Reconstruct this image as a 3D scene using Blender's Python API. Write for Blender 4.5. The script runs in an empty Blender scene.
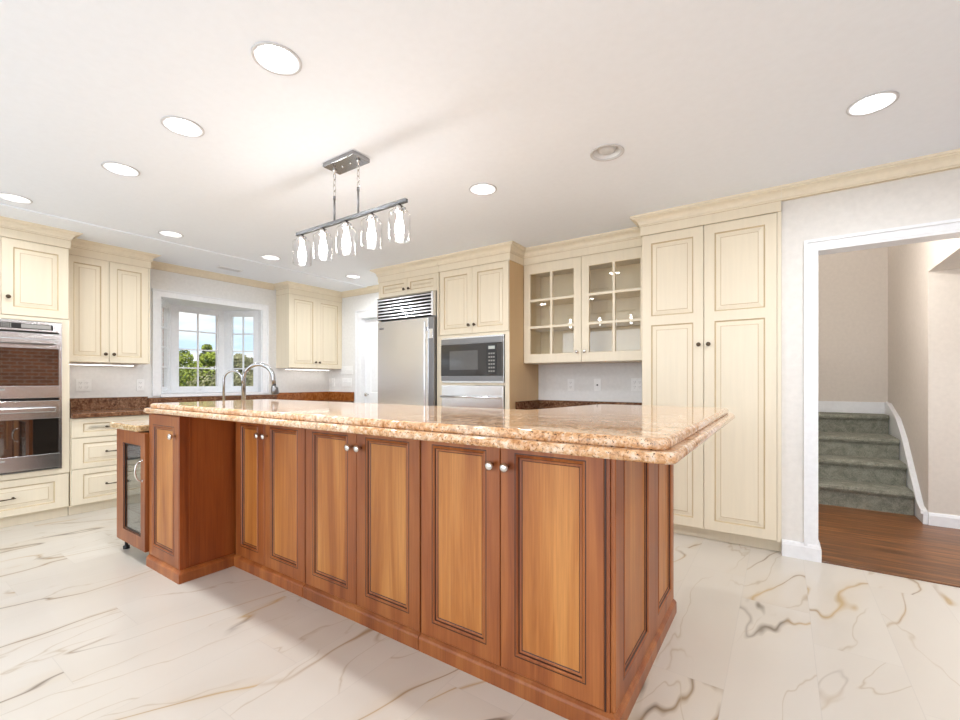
import bpy, bmesh, math, random
from mathutils import Vector, Matrix
random.seed(7)
PI = math.pi
S = bpy.context.scene
COL = S.collection

# ------------------------------------------------------------------ camera
cd = bpy.data.cameras.new('camera'); cam = bpy.data.objects.new('camera', cd); COL.objects.link(cam)
cam.location = (0, 0, 1.17); cam.rotation_euler = (PI/2, 0, 0.599)
cd.sensor_width = 36; cd.lens = 36*443/960; cd.shift_y = 21/960; cd.clip_start = .02; cd.clip_end = 200
S.camera = cam

# ------------------------------------------------------------------ exposure, sky, sun, added fill lights
S.view_settings.view_transform = 'Standard'; S.view_settings.look = 'None'
S.view_settings.gamma = 1; S.view_settings.use_curve_mapping = False
S.view_settings.exposure = 0.35
W = bpy.data.worlds.new('sky'); S.world = W; W.use_nodes = True
nt = W.node_tree; nt.nodes.clear()
wo = nt.nodes.new('ShaderNodeOutputWorld'); bg = nt.nodes.new('ShaderNodeBackground')
tc = nt.nodes.new('ShaderNodeTexCoord'); mp = nt.nodes.new('ShaderNodeMapping'); mp.inputs['Scale'].default_value = (2.2, 2.2, 9)
no = nt.nodes.new('ShaderNodeTexNoise'); no.inputs['Scale'].default_value = 2.0; no.inputs['Detail'].default_value = 6
cr = nt.nodes.new('ShaderNodeValToRGB'); cr.color_ramp.elements[0].position = .42; cr.color_ramp.elements[1].position = .60
cr.color_ramp.elements[0].color = (.60, .80, 1.0, 1); cr.color_ramp.elements[1].color = (1, 1, 1, 1)
nt.links.new(tc.outputs['Generated'], mp.inputs[0]); nt.links.new(mp.outputs[0], no.inputs[0]); nt.links.new(no.outputs[0], cr.inputs[0])
nt.links.new(cr.outputs[0], bg.inputs[0]); nt.links.new(bg.outputs[0], wo.inputs[0]); bg.inputs[1].default_value = .95

def area(name, loc, rot, sx, sy, power, col=(1, 1, 1)):
    l = bpy.data.lights.new(name, 'AREA'); l.shape = 'RECTANGLE'; l.size = sx; l.size_y = sy; l.energy = power; l.color = col
    o = bpy.data.objects.new(name, l); COL.objects.link(o); o.location = loc; o.rotation_euler = rot; return o
P_REAR, P_SIDE, P_HALL, P_HFILL, P_CAN, E_CAN, E_BULB, E_STRIP = 92, 8, 6, 26, 8, 8, 32, 5
area('rear_fill', (-1.4, -2.96, 1.35), (PI/2, 0, 0), 6.6, 2.1, P_REAR, (.90, .95, 1.0))  # unseen area light added behind the camera to brighten the room
area('side_fill', (2.9, .0, 1.5), (PI/2, 0, PI/2), 3.0, 1.3, P_SIDE, (.95, .97, 1))  # added fill from the right; the brick wall has no window
area('passage_fill', (2.6, 4.4, 1.4), (PI/2, 0, PI/2), 1.1, 1.6, P_HALL, (1, .97, .93))  # light added out of view in the passage to brighten the hall
sd = bpy.data.lights.new('sun', 'SUN'); sd.energy = 2.6; sd.angle = .01; sun = bpy.data.objects.new('sun', sd); COL.objects.link(sun)
sun.rotation_euler = (math.radians(40), 0, math.radians(60))

# ------------------------------------------------------------------ materials
def mat(name):
    m = bpy.data.materials.new(name); m.use_nodes = True
    n = m.node_tree; b = n.nodes['Principled BSDF']; return m, n, b
def N(n, t, **k):
    x = n.nodes.new(t)
    for a, v in k.items(): setattr(x, a, v)
    return x
def ramp(n, src, stops):
    r = N(n, 'ShaderNodeValToRGB'); e = r.color_ramp.elements
    while len(e) < len(stops): e.new(.5)
    for q, (p, c) in zip(e, stops):
        q.position = p; q.color = (*c, 1) if len(c) == 3 else c
    n.links.new(src, r.inputs[0]); return r.outputs[0]
def noise(n, vec, scale, detail=3, rough=.5, dist=0):
    x = N(n, 'ShaderNodeTexNoise'); x.inputs['Scale'].default_value = scale; x.inputs['Detail'].default_value = detail
    x.inputs['Roughness'].default_value = rough; x.inputs['Distortion'].default_value = dist
    if vec is not None: n.links.new(vec, x.inputs['Vector'])
    return x.outputs[0]
def coords(n, scale=(1, 1, 1), kind='Object', loc=(0, 0, 0)):
    t = N(n, 'ShaderNodeTexCoord'); m = N(n, 'ShaderNodeMapping'); m.inputs['Scale'].default_value = scale; m.inputs['Location'].default_value = loc
    n.links.new(t.outputs[kind], m.inputs[0]); return m.outputs[0]
def mix(n, fac, a, b, mode='MIX'):
    x = N(n, 'ShaderNodeMix', data_type='RGBA', blend_type=mode)
    for s, v in ((x.inputs[0], fac), (x.inputs[6], a), (x.inputs[7], b)):
        if hasattr(v, 'node'): n.links.new(v, s)
        else: s.default_value = v if isinstance(v, float) else (*v, 1)
    return x.outputs[2]
def math_(n, op, a, b=0.0, c=0.0):
    x = N(n, 'ShaderNodeMath', operation=op)
    for i, v in enumerate((a, b, c)):
        if hasattr(v, 'node'): n.links.new(v, x.inputs[i])
        else: x.inputs[i].default_value = v
    return x.outputs[0]
def bump(n, b, src, strength=.1, dist=.01):
    x = N(n, 'ShaderNodeBump'); x.inputs['Strength'].default_value = strength; x.inputs['Distance'].default_value = dist
    n.links.new(src, x.inputs['Height']); n.links.new(x.outputs[0], b.inputs['Normal'])
def plain(name, c, rough=.5, metal=0, coat=0, var=.03, vs=30):
    m, n, b = mat(name)
    f = noise(n, coords(n), vs, 3)
    lo = tuple(max(0, v*(1-var)) for v in c); hi = tuple(min(1, v*(1+var)) for v in c)
    n.links.new(ramp(n, f, [(.3, lo), (.7, hi)]), b.inputs['Base Color'])
    b.inputs['Roughness'].default_value = rough; b.inputs['Metallic'].default_value = metal
    b.inputs['Coat Weight'].default_value = coat; b.inputs['Coat Roughness'].default_value = .08 if rough > .05 else .02
    if rough <= .05: b.inputs['IOR'].default_value = 2.6
    return m
def glow(name, c, s):
    m, n, b = mat(name); b.inputs['Base Color'].default_value = (*c, 1)
    b.inputs['Emission Color'].default_value = (*c, 1); b.inputs['Emission Strength'].default_value = s; return m
def glass(name, tint=(1, 1, 1), rough=0.0, refl=.06, edge=.8):
    m = bpy.data.materials.new(name); m.use_nodes = True; n = m.node_tree; n.nodes.clear()
    o = N(n, 'ShaderNodeOutputMaterial'); t = N(n, 'ShaderNodeBsdfTransparent'); g = N(n, 'ShaderNodeBsdfGlossy'); x = N(n, 'ShaderNodeMixShader')
    t.inputs[0].default_value = (*tint, 1); g.inputs['Roughness'].default_value = rough
    fr = N(n, 'ShaderNodeLayerWeight'); fr.inputs[0].default_value = .5
    f = math_(n, 'MULTIPLY_ADD', math_(n, 'POWER', fr.outputs['Facing'], 4.0), edge, refl)
    n.links.new(f, x.inputs[0]); n.links.new(t.outputs[0], x.inputs[1]); n.links.new(g.outputs[0], x.inputs[2]); n.links.new(x.outputs[0], o.inputs[0]); return m

def can_lamp(x, y, z, power, size=.10):
    l = bpy.data.lights.new('can_lamp', 'AREA'); l.shape = 'DISK'; l.size = size; l.energy = power; l.color = (.93, .965, 1.0); l.spread = math.radians(165)
    o = bpy.data.objects.new('can_lamp', l); COL.objects.link(o); o.location = (x, y, z); return o
def hall_fill(x, y, z, power, rad=.08):
    l = bpy.data.lights.new('hall_fill', 'POINT'); l.shadow_soft_size = rad; l.energy = power; l.color = (1, .965, .92)
    o = bpy.data.objects.new('hall_fill', l); COL.objects.link(o); o.location = (x, y, z)
hall_fill(.12, 4.4, 2.31, P_HFILL*1.15); hall_fill(.3, 6.0, 3.9, P_HFILL*.45, .15)  # unseen point lights added to brighten the hall wall and stairwell
M = {}
M['wall'] = plain('warm_white_wall_paint', (.80, .77, .73), .7)
M['wallcool'] = plain('cool_white_wall_paint', (.835, .83, .815), .7)
M['ceil'] = plain('ceiling_paint', (.875, .915, .975), .8, var=.01)
M['white'] = plain('white_trim_paint', (.86, .87, .89), .35)
M['beige'] = plain('greige_hall_paint', (.70, .64, .575), .75)
M['plate'] = plain('white_plastic', (.93, .93, .92), .3)
M['slot'] = plain('dark_slot', (.08, .08, .08), .5)
M['bronze'] = plain('dark_bronze', (.10, .07, .045), .35, .8)
M['nickel'] = plain('satin_nickel', (.72, .70, .68), .22, 1)
M['fixture'] = plain('brushed_fixture_metal', (.26, .26, .27), .35, 1)
M['faucetmetal'] = plain('brushed_faucet_metal', (.40, .40, .41), .2, 1)
M['ringgrey'] = plain('satin_trim_ring', (.62, .62, .63), .5)
M['darkbar'] = plain('dark_bar_metal', (.13, .13, .135), .4, 1)
M['black'] = plain('black_plastic', (.012, .012, .013), .3)
M['blackglass'] = plain('black_oven_glass', (.012, .008, .006), .03, 0, 1)
M['smokeglass'] = plain('smoked_microwave_glass', (.035, .030, .026), .08, 0, .3)
M['display'] = plain('lcd_display', (.55, .58, .55), .3)
M['greybtn'] = plain('grey_buttons', (.35, .34, .32), .4)
M['glass'] = glass('clear_glass', (1, 1, 1), 0, .05, .4); M['jar'] = glass('jar_glass', (.985, .985, .99), 0, .03)
M['winglass'] = glass('window_glass', (1, 1, 1), 0, .01, .12)
M['cooler'] = glass('cooler_glass', (.86, .90, .90), .02, .22)
M['lens'] = glow('lit_lens', (1, .98, .95), E_CAN); M['bulb'] = glow('lit_bulb', (1, .985, .96), E_BULB); M['strip'] = glow('lit_strip', (1, .97, .92), E_STRIP)
M['lensoff'] = plain('unlit_lens', (.62, .62, .62), .4)
M['baffle'] = plain('white_baffle', (.85, .85, .85), .4)

def cream(name, c, gl=None):
    m, n, b = mat(name)
    v = coords(n, (14, 14, .8)); f = noise(n, v, 2.2, 4, .6)
    col = ramp(n, f, [(.3, tuple(x*.955 for x in c)), (.62, c), (.8, tuple(min(1, x*1.02) for x in c))])
    n.links.new(col, b.inputs['Base Color']); b.inputs['Roughness'].default_value = .38; return m
CREAM = (.83, .738, .575)
M['cream'] = cream('cream_cabinet_paint', CREAM)
M['glaze'] = cream('tan_glaze', (.60, .47, .29))
M['maple'] = cream('cabinet_side_veneer', (.66, .46, .25))
M['creamin'] = cream('cabinet_interior', (.84, .70, .45))

def wood(name, a, b_, c, rough=.32, sc=(9, 9, .75), coat=.25):
    m, n, b = mat(name)
    oi = N(n, 'ShaderNodeObjectInfo')
    v0 = coords(n, sc)
    off = N(n, 'ShaderNodeVectorMath', operation='ADD'); cmb = N(n, 'ShaderNodeCombineXYZ')
    r = math_(n, 'MULTIPLY', oi.outputs['Random'], 37.0); n.links.new(r, cmb.inputs[0]); n.links.new(r, cmb.inputs[2])
    n.links.new(v0, off.inputs[0]); n.links.new(cmb.outputs[0], off.inputs[1]); v = off.outputs[0]
    f = noise(n, v, .9, 4, .55, .9)
    g = noise(n, coords(n, (150, 150, 4)), 1.0, 3, .6)
    base = ramp(n, f, [(.34, a), (.5, b_), (.66, c)])
    gr = ramp(n, g, [(.35, (.82, .80, .78)), (.65, (1, 1, 1))])
    base = mix(n, 1.0, base, gr, 'MULTIPLY')
    vv = math_(n, 'MULTIPLY_ADD', oi.outputs['Random'], .22, .89)
    hs = N(n, 'ShaderNodeHueSaturation'); n.links.new(vv, hs.inputs['Value']); n.links.new(base, hs.inputs['Color'])
    n.links.new(hs.outputs[0], b.inputs['Base Color']); b.inputs['Roughness'].default_value = rough
    b.inputs['Coat Weight'].default_value = coat; b.inputs['Coat Roughness'].default_value = .15
    return m
M['cherry'] = wood('cherry_wood', (.24, .060, .013), (.34, .098, .022), (.43, .145, .036), .4, coat=.08)
M['cherryfield'] = wood('cherry_panel_field', (.37, .115, .022), (.49, .180, .038), (.60, .255, .065), .4, coat=.08)
M['cherryglaze'] = plain('dark_cherry_glaze', (.045, .012, .005), .4)
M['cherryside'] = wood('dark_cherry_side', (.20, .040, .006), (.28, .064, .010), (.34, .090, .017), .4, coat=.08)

def granite(name, cols, rough=.06, sc=1.0):
    m, n, b = mat(name); v = coords(n)
    big = noise(n, coords(n, (2.2, 5, 5)), 1.6*sc, 5, .6, 1.6)
    mid = noise(n, v, 48*sc, 4, .7, .5)
    fine = noise(n, v, 150*sc, 2, .6)
    dark, brown, pink, pale = cols
    c1 = ramp(n, big, [(.34, brown), (.46, pink), (.60, pale), (.72, pink)])
    c2 = ramp(n, mid, [(.33, dark), (.42, brown), (.50, pink), (.62, pale)])
    c = mix(n, .6, c1, c2)
    spk = ramp(n, fine, [(.34, (0, 0, 0)), (.40, (1, 1, 1))])
    c = mix(n, spk, dark, c)
    n.links.new(c, b.inputs['Base Color']); b.inputs['Roughness'].default_value = rough; b.inputs['IOR'].default_value = 1.42
    return m
M['granite'] = granite('polished_pink_granite', ((.11, .055, .03), (.46, .20, .07), (.70, .41, .21), (.84, .71, .57)))
M['darkgranite'] = granite('brown_granite', ((.022, .010, .006), (.07, .026, .012), (.16, .065, .03), (.36, .20, .11)), .2, 1.4)
M['orangegranite'] = granite('amber_granite', ((.04, .013, .005), (.17, .042, .008), (.32, .09, .016), (.46, .19, .06)), .2, 1.3)
M['tangranite'] = granite('tan_granite', ((.16, .09, .045), (.46, .28, .12), (.66, .46, .24), (.84, .72, .52)))

def steel(name, c=(.62, .62, .63), rough=.26, axis=(1, 1, 60)):
    m, n, b = mat(name); f = noise(n, coords(n, axis), 8, 3)
    n.links.new(ramp(n, f, [(.3, tuple(x*.96 for x in c)), (.7, c)]), b.inputs['Base Color'])
    rr = math_(n, 'MULTIPLY_ADD', f, .06, rough-.03); n.links.new(rr, b.inputs['Roughness']); b.inputs['Metallic'].default_value = 1
    return m
M['steel'] = steel('brushed_steel', (.90, .91, .93)); M['ovensteel'] = steel('oven_steel', (.60, .61, .62), .24); M['steeldark'] = steel('dark_steel', (.30, .30, .31), .3)

def marble():
    m, n, b = mat('marble_plank_tile')
    g = N(n, 'ShaderNodeNewGeometry'); sp = N(n, 'ShaderNodeSeparateXYZ'); n.links.new(g.outputs['Position'], sp.inputs[0])
    X, Y = sp.outputs[0], sp.outputs[1]
    TW, TL = .2965, 1.17
    u = math_(n, 'DIVIDE', math_(n, 'ADD', X, .183+30*TW), TW); ci = math_(n, 'FLOOR', u); uf = math_(n, 'FRACT', u)
    wn = N(n, 'ShaderNodeTexWhiteNoise', noise_dimensions='1D'); n.links.new(ci, wn.inputs['W'])
    # planks are staggered by quarter lengths, column by column
    off = math_(n, 'MULTIPLY', math_(n, 'FRACT', math_(n, 'MULTIPLY', ci, .26)), TL)
    w = math_(n, 'DIVIDE', math_(n, 'ADD', math_(n, 'ADD', Y, 20*TL+.97), off), TL); ri = math_(n, 'FLOOR', w); wf = math_(n, 'FRACT', w)
    du = math_(n, 'MULTIPLY', math_(n, 'MINIMUM', uf, math_(n, 'SUBTRACT', 1.0, uf)), TW)
    dw = math_(n, 'MULTIPLY', math_(n, 'MINIMUM', wf, math_(n, 'SUBTRACT', 1.0, wf)), TL)
    grout = math_(n, 'LESS_THAN', math_(n, 'MINIMUM', du, dw), .0016)
    idv = N(n, 'ShaderNodeCombineXYZ'); n.links.new(ci, idv.inputs[0]); n.links.new(ri, idv.inputs[1])
    wn3 = N(n, 'ShaderNodeTexWhiteNoise', noise_dimensions='3D'); n.links.new(idv.outputs[0], wn3.inputs['Vector'])
    offv = N(n, 'ShaderNodeVectorMath', operation='SCALE'); n.links.new(wn3.outputs['Color'], offv.inputs[0]); offv.inputs['Scale'].default_value = 40
    rv = N(n, 'ShaderNodeVectorRotate', rotation_type='Z_AXIS'); n.links.new(g.outputs['Position'], rv.inputs['Vector'])
    ang = math_(n, 'MULTIPLY_ADD', wn3.outputs['Value'], .6, -.1); n.links.new(ang, rv.inputs['Angle'])
    st = N(n, 'ShaderNodeVectorMath', operation='MULTIPLY'); n.links.new(rv.outputs[0], st.inputs[0]); st.inputs[1].default_value = (2.7, .72, 1)
    ad = N(n, 'ShaderNodeVectorMath', operation='ADD'); n.links.new(st.outputs[0], ad.inputs[0]); n.links.new(offv.outputs[0], ad.inputs[1]); V = ad.outputs[0]
    def vein(scale, dist, width, detail=4, rough=.42):
        f = noise(n, V, scale, detail, rough, dist); d = math_(n, 'ABSOLUTE', math_(n, 'SUBTRACT', f, .5))
        return ramp(n, d, [(0, (1, 1, 1)), (width*.4, (.6, .6, .6)), (width, (0, 0, 0))])
    def mask(scale, lo, hi): return ramp(n, noise(n, V, scale, 2), [(lo, (0, 0, 0)), (hi, (1, 1, 1))])
    v1 = mix(n, 1.0, vein(.62, .2, .0065), mask(.9, .32, .46), 'MULTIPLY')
    hal = mix(n, 1.0, vein(.62, .2, .035), mask(.9, .42, .58), 'MULTIPLY')
    v2 = mix(n, 1.0, vein(1.05, .12, .005, 4, .45), mask(1.2, .42, .54), 'MULTIPLY')
    c0 = ramp(n, noise(n, V, .7, 3), [(.3, (.60, .545, .475)), (.7, (.655, .61, .545))])
    c1 = mix(n, math_(n, 'MULTIPLY', hal, .24), c0, (.56, .43, .27))
    vc = ramp(n, noise(n, V, 1.6, 2), [(.38, (.16, .12, .085)), (.5, (.33, .215, .10)), (.62, (.50, .35, .17))])
    c2 = mix(n, math_(n, 'MULTIPLY', v1, .97), c1, vc)
    c3 = mix(n, math_(n, 'MULTIPLY', v2, .72), c2, (.45, .36, .25))
    c4 = mix(n, math_(n, 'MULTIPLY', grout, .45), c3, (.52, .48, .43))
    n.links.new(c4, b.inputs['Base Color']); b.inputs['Roughness'].default_value = .28; b.inputs['Coat Weight'].default_value = .15
    return m
M['marble'] = marble()
def oak():
    m, n, b = mat('oak_strip_floor'); g = coords(n)
    sp = N(n, 'ShaderNodeSeparateXYZ'); n.links.new(g, sp.inputs[0])
    u = math_(n, 'DIVIDE', sp.outputs[1], .057); ci = math_(n, 'FLOOR', u); uf = math_(n, 'FRACT', u)
    wn = N(n, 'ShaderNodeTexWhiteNoise', noise_dimensions='1D'); n.links.new(ci, wn.inputs['W'])
    f = noise(n, coords(n, (1.6, 26, 1)), 1.6, 5, .65, .5)
    c = ramp(n, f, [(.3, (.055, .018, .005)), (.5, (.17, .060, .015)), (.68, (.36, .15, .042))])
    v = math_(n, 'MULTIPLY_ADD', wn.outputs['Value'], .5, .75); hs = N(n, 'ShaderNodeHueSaturation'); n.links.new(v, hs.inputs['Value']); n.links.new(c, hs.inputs['Color'])
    e = math_(n, 'LESS_THAN', math_(n, 'MINIMUM', uf, math_(n, 'SUBTRACT', 1.0, uf)), .03)
    n.links.new(mix(n, e, hs.outputs[0], (.05, .02, .008)), b.inputs['Base Color']); b.inputs['Roughness'].default_value = .3
    return m
M['oak'] = oak()
def carpet():
    m, n, b = mat('grey_green_carpet'); f = noise(n, coords(n), 110, 3, .8); g = noise(n, coords(n), 16, 4, .7, .6)
    c = mix(n, .5, ramp(n, f, [(.3, (.09, .09, .072)), (.7, (.46, .455, .37))]), ramp(n, g, [(.36, (.12, .12, .095)), (.62, (.36, .355, .285))]))
    n.links.new(c, b.inputs['Base Color']); b.inputs['Roughness'].default_value = .95; bump(n, b, f, .8, .01); return m
M['carpet'] = carpet()
def brick():
    m, n, b = mat('red_brick'); t = N(n, 'ShaderNodeTexBrick'); t.inputs['Scale'].default_value = 1
    g = coords(n); sp = N(n, 'ShaderNodeSeparateXYZ'); n.links.new(g, sp.inputs[0]); cb = N(n, 'ShaderNodeCombineXYZ')
    n.links.new(math_(n, 'ADD', sp.outputs[0], sp.outputs[1]), cb.inputs[0]); n.links.new(sp.outputs[2], cb.inputs[1]); n.links.new(cb.outputs[0], t.inputs[0])
    t.inputs['Color1'].default_value = (.40, .14, .06, 1); t.inputs['Color2'].default_value = (.24, .08, .04, 1); t.inputs['Mortar'].default_value = (.42, .33, .25, 1)
    t.inputs['Brick Width'].default_value = .22; t.inputs['Row Height'].default_value = .075; t.inputs['Mortar Size'].default_value = .008
    n.links.new(t.outputs[0], b.inputs['Base Color']); b.inputs['Roughness'].default_value = .85; return m
M['brick'] = brick()
def foliage(name, a, c):
    m, n, b = mat(name); f = noise(n, coords(n), 4.0, 5, .8)
    n.links.new(ramp(n, f, [(.40, a), (.58, c)]), b.inputs['Base Color']); b.inputs['Roughness'].default_value = .6
    b.inputs['Subsurface Weight'].default_value = 0; return m
M['leafa'] = foliage('olive_green_leaves', (.03, .055, .008), (.40, .46, .05)); M['leafb'] = foliage('grey_green_leaves', (.12, .12, .06), (.42, .39, .20))
M['bark'] = plain('bark', (.12, .08, .05), .9, var=.3); M['lawn'] = plain('lawn', (.20, .26, .08), .9, var=.3, vs=3)

# ------------------------------------------------------------------ mesh helpers
def B(): return bmesh.new()
def box(bm, x0, x1, y0, y1, z0, z1, mi=0, bev=0):
    vs = [bm.verts.new((x, y, z)) for z in (z0, z1) for y in (y0, y1) for x in (x0, x1)]
    idx = [(0, 2, 3, 1), (4, 5, 7, 6), (0, 1, 5, 4), (2, 6, 7, 3), (0, 4, 6, 2), (1, 3, 7, 5)]
    fs = [bm.faces.new([vs[i] for i in f]) for f in idx]
    for f in fs: f.material_index = mi
    if bev:
        es = list({e for f in fs for e in f.edges})
        r = bmesh.ops.bevel(bm, geom=es, offset=bev, segments=2, affect='EDGES', profile=.5)
        for f in r['faces']: f.material_index = mi
def prism(bm, pts, z0, z1, mi=0):
    lo = [bm.verts.new((x, y, z0)) for x, y in pts]; hi = [bm.verts.new((x, y, z1)) for x, y in pts]; k = len(pts)
    fs = [bm.faces.new(lo[::-1]), bm.faces.new(hi)] + [bm.faces.new((lo[i], lo[(i+1) % k], hi[(i+1) % k], hi[i])) for i in range(k)]
    for f in fs: f.material_index = mi
    return fs
def lathe(bm, prof, seg=24, mi=0, M4=None, cap=True):
    rings = []
    for r, z in prof:
        ring = []
        for i in range(seg):
            a = 2*PI*i/seg; v = Vector((r*math.cos(a), r*math.sin(a), z))
            ring.append(bm.verts.new(M4 @ v if M4 else v))
        rings.append(ring)
    for a, b_ in zip(rings, rings[1:]):
        for i in range(seg):
            f = bm.faces.new((a[i], a[(i+1) % seg], b_[(i+1) % seg], b_[i])); f.material_index = mi; f.smooth = True
    if cap:
        for q in (rings[0][::-1], rings[-1]):
            try: f = bm.faces.new(q); f.material_index = mi
            except Exception: pass
def tube(bm, pts, r, seg=12, mi=0, cap=True):
    pts = [Vector(p) for p in pts]; rad = r if isinstance(r, (list, tuple)) else [r]*len(pts)
    rings = []; up = None
    for i, p in enumerate(pts):
        d = (pts[min(i+1, len(pts)-1)]-pts[max(i-1, 0)]).normalized()
        if up is None:
            up = d.orthogonal().normalized()
        else:
            up = (up-d*up.dot(d)).normalized()
        s = d.cross(up)
        rings.append([bm.verts.new(p+(up*math.cos(2*PI*k/seg)+s*math.sin(2*PI*k/seg))*rad[i]) for k in range(seg)])
    for a, b_ in zip(rings, rings[1:]):
        for k in range(seg):
            f = bm.faces.new((a[k], a[(k+1) % seg], b_[(k+1) % seg], b_[k])); f.material_index = mi; f.smooth = True
    if cap:
        for q in (rings[0], rings[-1]): f = bm.faces.new(q); f.material_index = mi
def sweep(bm, path, prof, mi=0, closed_ends=True):
    """profile (outward distance, z) along a plan path; outward = right of travel"""
    path = [Vector(p) for p in path]; k = len(path); rows = []
    for i, p in enumerate(path):
        d1 = (path[i]-path[i-1]).normalized() if i > 0 else None
        d2 = (path[i+1]-path[i]).normalized() if i < k-1 else None
        n1 = Vector((d1.y, -d1.x)) if d1 else None; n2 = Vector((d2.y, -d2.x)) if d2 else None
        if n1 and n2: m = (n1+n2); m = m/(m.length_squared/2)
        else: m = n1 or n2
        rows.append([bm.verts.new((p.x+m.x*o, p.y+m.y*o, z)) for o, z in prof])
    L = len(prof)
    for a, b_ in zip(rows, rows[1:]):
        for j in range(L):
            f = bm.faces.new((a[j], b_[j], b_[(j+1) % L], a[(j+1) % L])); f.material_index = mi
    if closed_ends:
        for q in (rows[0], rows[-1]): f = bm.faces.new(q); f.material_index = mi
def link(name, bm, mats, parent=None, loc=(0, 0, 0), rot=(0, 0, 0), smooth=False):
    bmesh.ops.recalc_face_normals(bm, faces=bm.faces[:])
    me = bpy.data.meshes.new(name); bm.to_mesh(me); bm.free()
    for m in (mats if isinstance(mats, (list, tuple)) else [mats]): me.materials.append(M[m])
    o = bpy.data.objects.new(name, me); COL.objects.link(o); o.location = loc; o.rotation_euler = rot
    if parent: o.parent = parent
    if smooth:
        for p in me.polygons: p.use_smooth = True
    return o
def thing(name, label, cat, loc=(0, 0, 0), rz=0, group=None):
    o = bpy.data.objects.new(name, None); COL.objects.link(o); o.location = loc; o.rotation_euler = (0, 0, rz); o.empty_display_size = .1
    o['label'] = label; o['category'] = cat
    if group: o['group'] = group
    return o
def tag(o, label, cat, group=None):
    o['label'] = label; o['category'] = cat
    if group: o['group'] = group
    return o
def struct(name, bm, mats, parent=None, **k):
    o = link(name, bm, mats, parent, **k)
    if not parent: o['kind'] = 'structure'
    return o
def dup(root, loc, rz, label, group=None):
    r = root.copy(); COL.objects.link(r); r.location = loc; r.rotation_euler = (0, 0, rz); r['label'] = label
    if group: r['group'] = group
    for ch in list(root.children):
        c = ch.copy(); COL.objects.link(c); c.parent = r
        for g in ch.children:
            d = g.copy(); COL.objects.link(d); d.parent = c
    return r

# ------------------------------------------------------------------ door / drawer fronts
RAISED = [(.004, .005, 1), (.009, .008, 1), (.014, .0085, 0), (.038, .003, 0), (.042, .0015, 1), (.046, .0015, 0)]
CHERRY = [(.004, .0, 1), (.010, -.003, 0), (.015, .002, 0), (.018, .007, 1), (.026, .008, 0), (.029, .010, 1)]
def front(w, h, ops, prof=RAISED, t=.02, field=0, glazed=False):
    """frame-and-panel front, local x 0..w, z 0..h, face at y=0 looking to -y"""
    bm = B(); c = .0025
    xs = sorted({c, w-c, *[v for o in ops for v in o[:2]]}); zs = sorted({c, h-c, *[v for o in ops for v in o[2:]]})
    vd = {}
    def V(x, y, z):
        k = (round(x, 5), round(y, 5), round(z, 5))
        if k not in vd: vd[k] = bm.verts.new((x, y, z))
        return vd[k]
    for i in range(len(xs)-1):
        for j in range(len(zs)-1):
            mx, mz = (xs[i]+xs[i+1])/2, (zs[j]+zs[j+1])/2
            if any(o[0] < mx < o[1] and o[2] < mz < o[3] for o in ops): continue
            bm.faces.new((V(xs[i], 0, zs[j]), V(xs[i+1], 0, zs[j]), V(xs[i+1], 0, zs[j+1]), V(xs[i], 0, zs[j+1])))
    def ring(r, y): x0, x1, z0, z1 = r; return [V(x0, y, z0), V(x1, y, z0), V(x1, y, z1), V(x0, y, z1)]
    def band(a, b_, mi):
        for i in range(4):
            try: f = bm.faces.new((a[i], a[(i+1) % 4], b_[(i+1) % 4], b_[i])); f.material_index = mi
            except ValueError: pass
    R0 = ring((c, w-c, c, h-c), 0); R1 = ring((0, w, 0, h), c); R2 = ring((0, w, 0, h), t); band(R0, R1, 0); band(R1, R2, 0)
    if not glazed: bm.faces.new(R2)
    for o in ops:
        a = ring(o, 0)
        if glazed:
            b_ = ring((o[0]+.003, o[1]-.003, o[2]+.003, o[3]-.003), .004); band(a, b_, 1)
            c_ = ring((o[0]+.003, o[1]-.003, o[2]+.003, o[3]-.003), t); band(b_, c_, 0)
            continue
        for (ins, y, mi) in prof:
            b_ = ring((o[0]+ins, o[1]-ins, o[2]+ins, o[3]-ins), y+1e-5); band(a, b_, mi); a = b_
        f = bm.faces.new(a); f.material_index = field
    if glazed:
        bm2 = R2  # back rim left open around panes
    return bm
def knob_bm(s=1.0):
    bm = B(); R = Matrix.Rotation(PI/2, 4, 'X')
    lathe(bm, [(.006*s, 0), (.0055*s, .010*s), (.006*s, .014*s), (.013*s, .018*s), (.0155*s, .023*s), (.0145*s, .028*s), (.008*s, .031*s), (.001, .0315*s)], 16, 0, R)
    return bm
def bow_handle_bm(L=.13, out=.03):
    bm = B()
    for s in (-1, 1): lathe(bm, [(.010, 0), (.009, .006), (.006, .010), (.0055, out)], 12, 0, Matrix.Translation((s*L/2, 0, 0)) @ Matrix.Rotation(PI/2, 4, 'X'))
    tube(bm, [(-L/2-.012, -out, 0), (-L/4, -out-.003, 0), (0, -out-.004, 0), (L/4, -out-.003, 0), (L/2+.012, -out, 0)], [.0035, .0045, .0055, .0045, .0035], 10)
    return bm
def arch_handle_bm(L=.11, out=.035):
    bm = B(); pts = []
    for i in range(13):
        a = PI*i/12; pts.append((0, -out*math.sin(a)**.7 if 0 < i < 12 else 0, L/2*math.cos(a)))
    tube(bm, pts, .0048, 10)
    for s in (-1, 1): lathe(bm, [(.009, 0), (.008, .004), (.004, .006)], 12, 0, Matrix.Translation((0, 0, s*L/2)) @ Matrix.Rotation(PI/2, 4, 'X'))
    return bm
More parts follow.
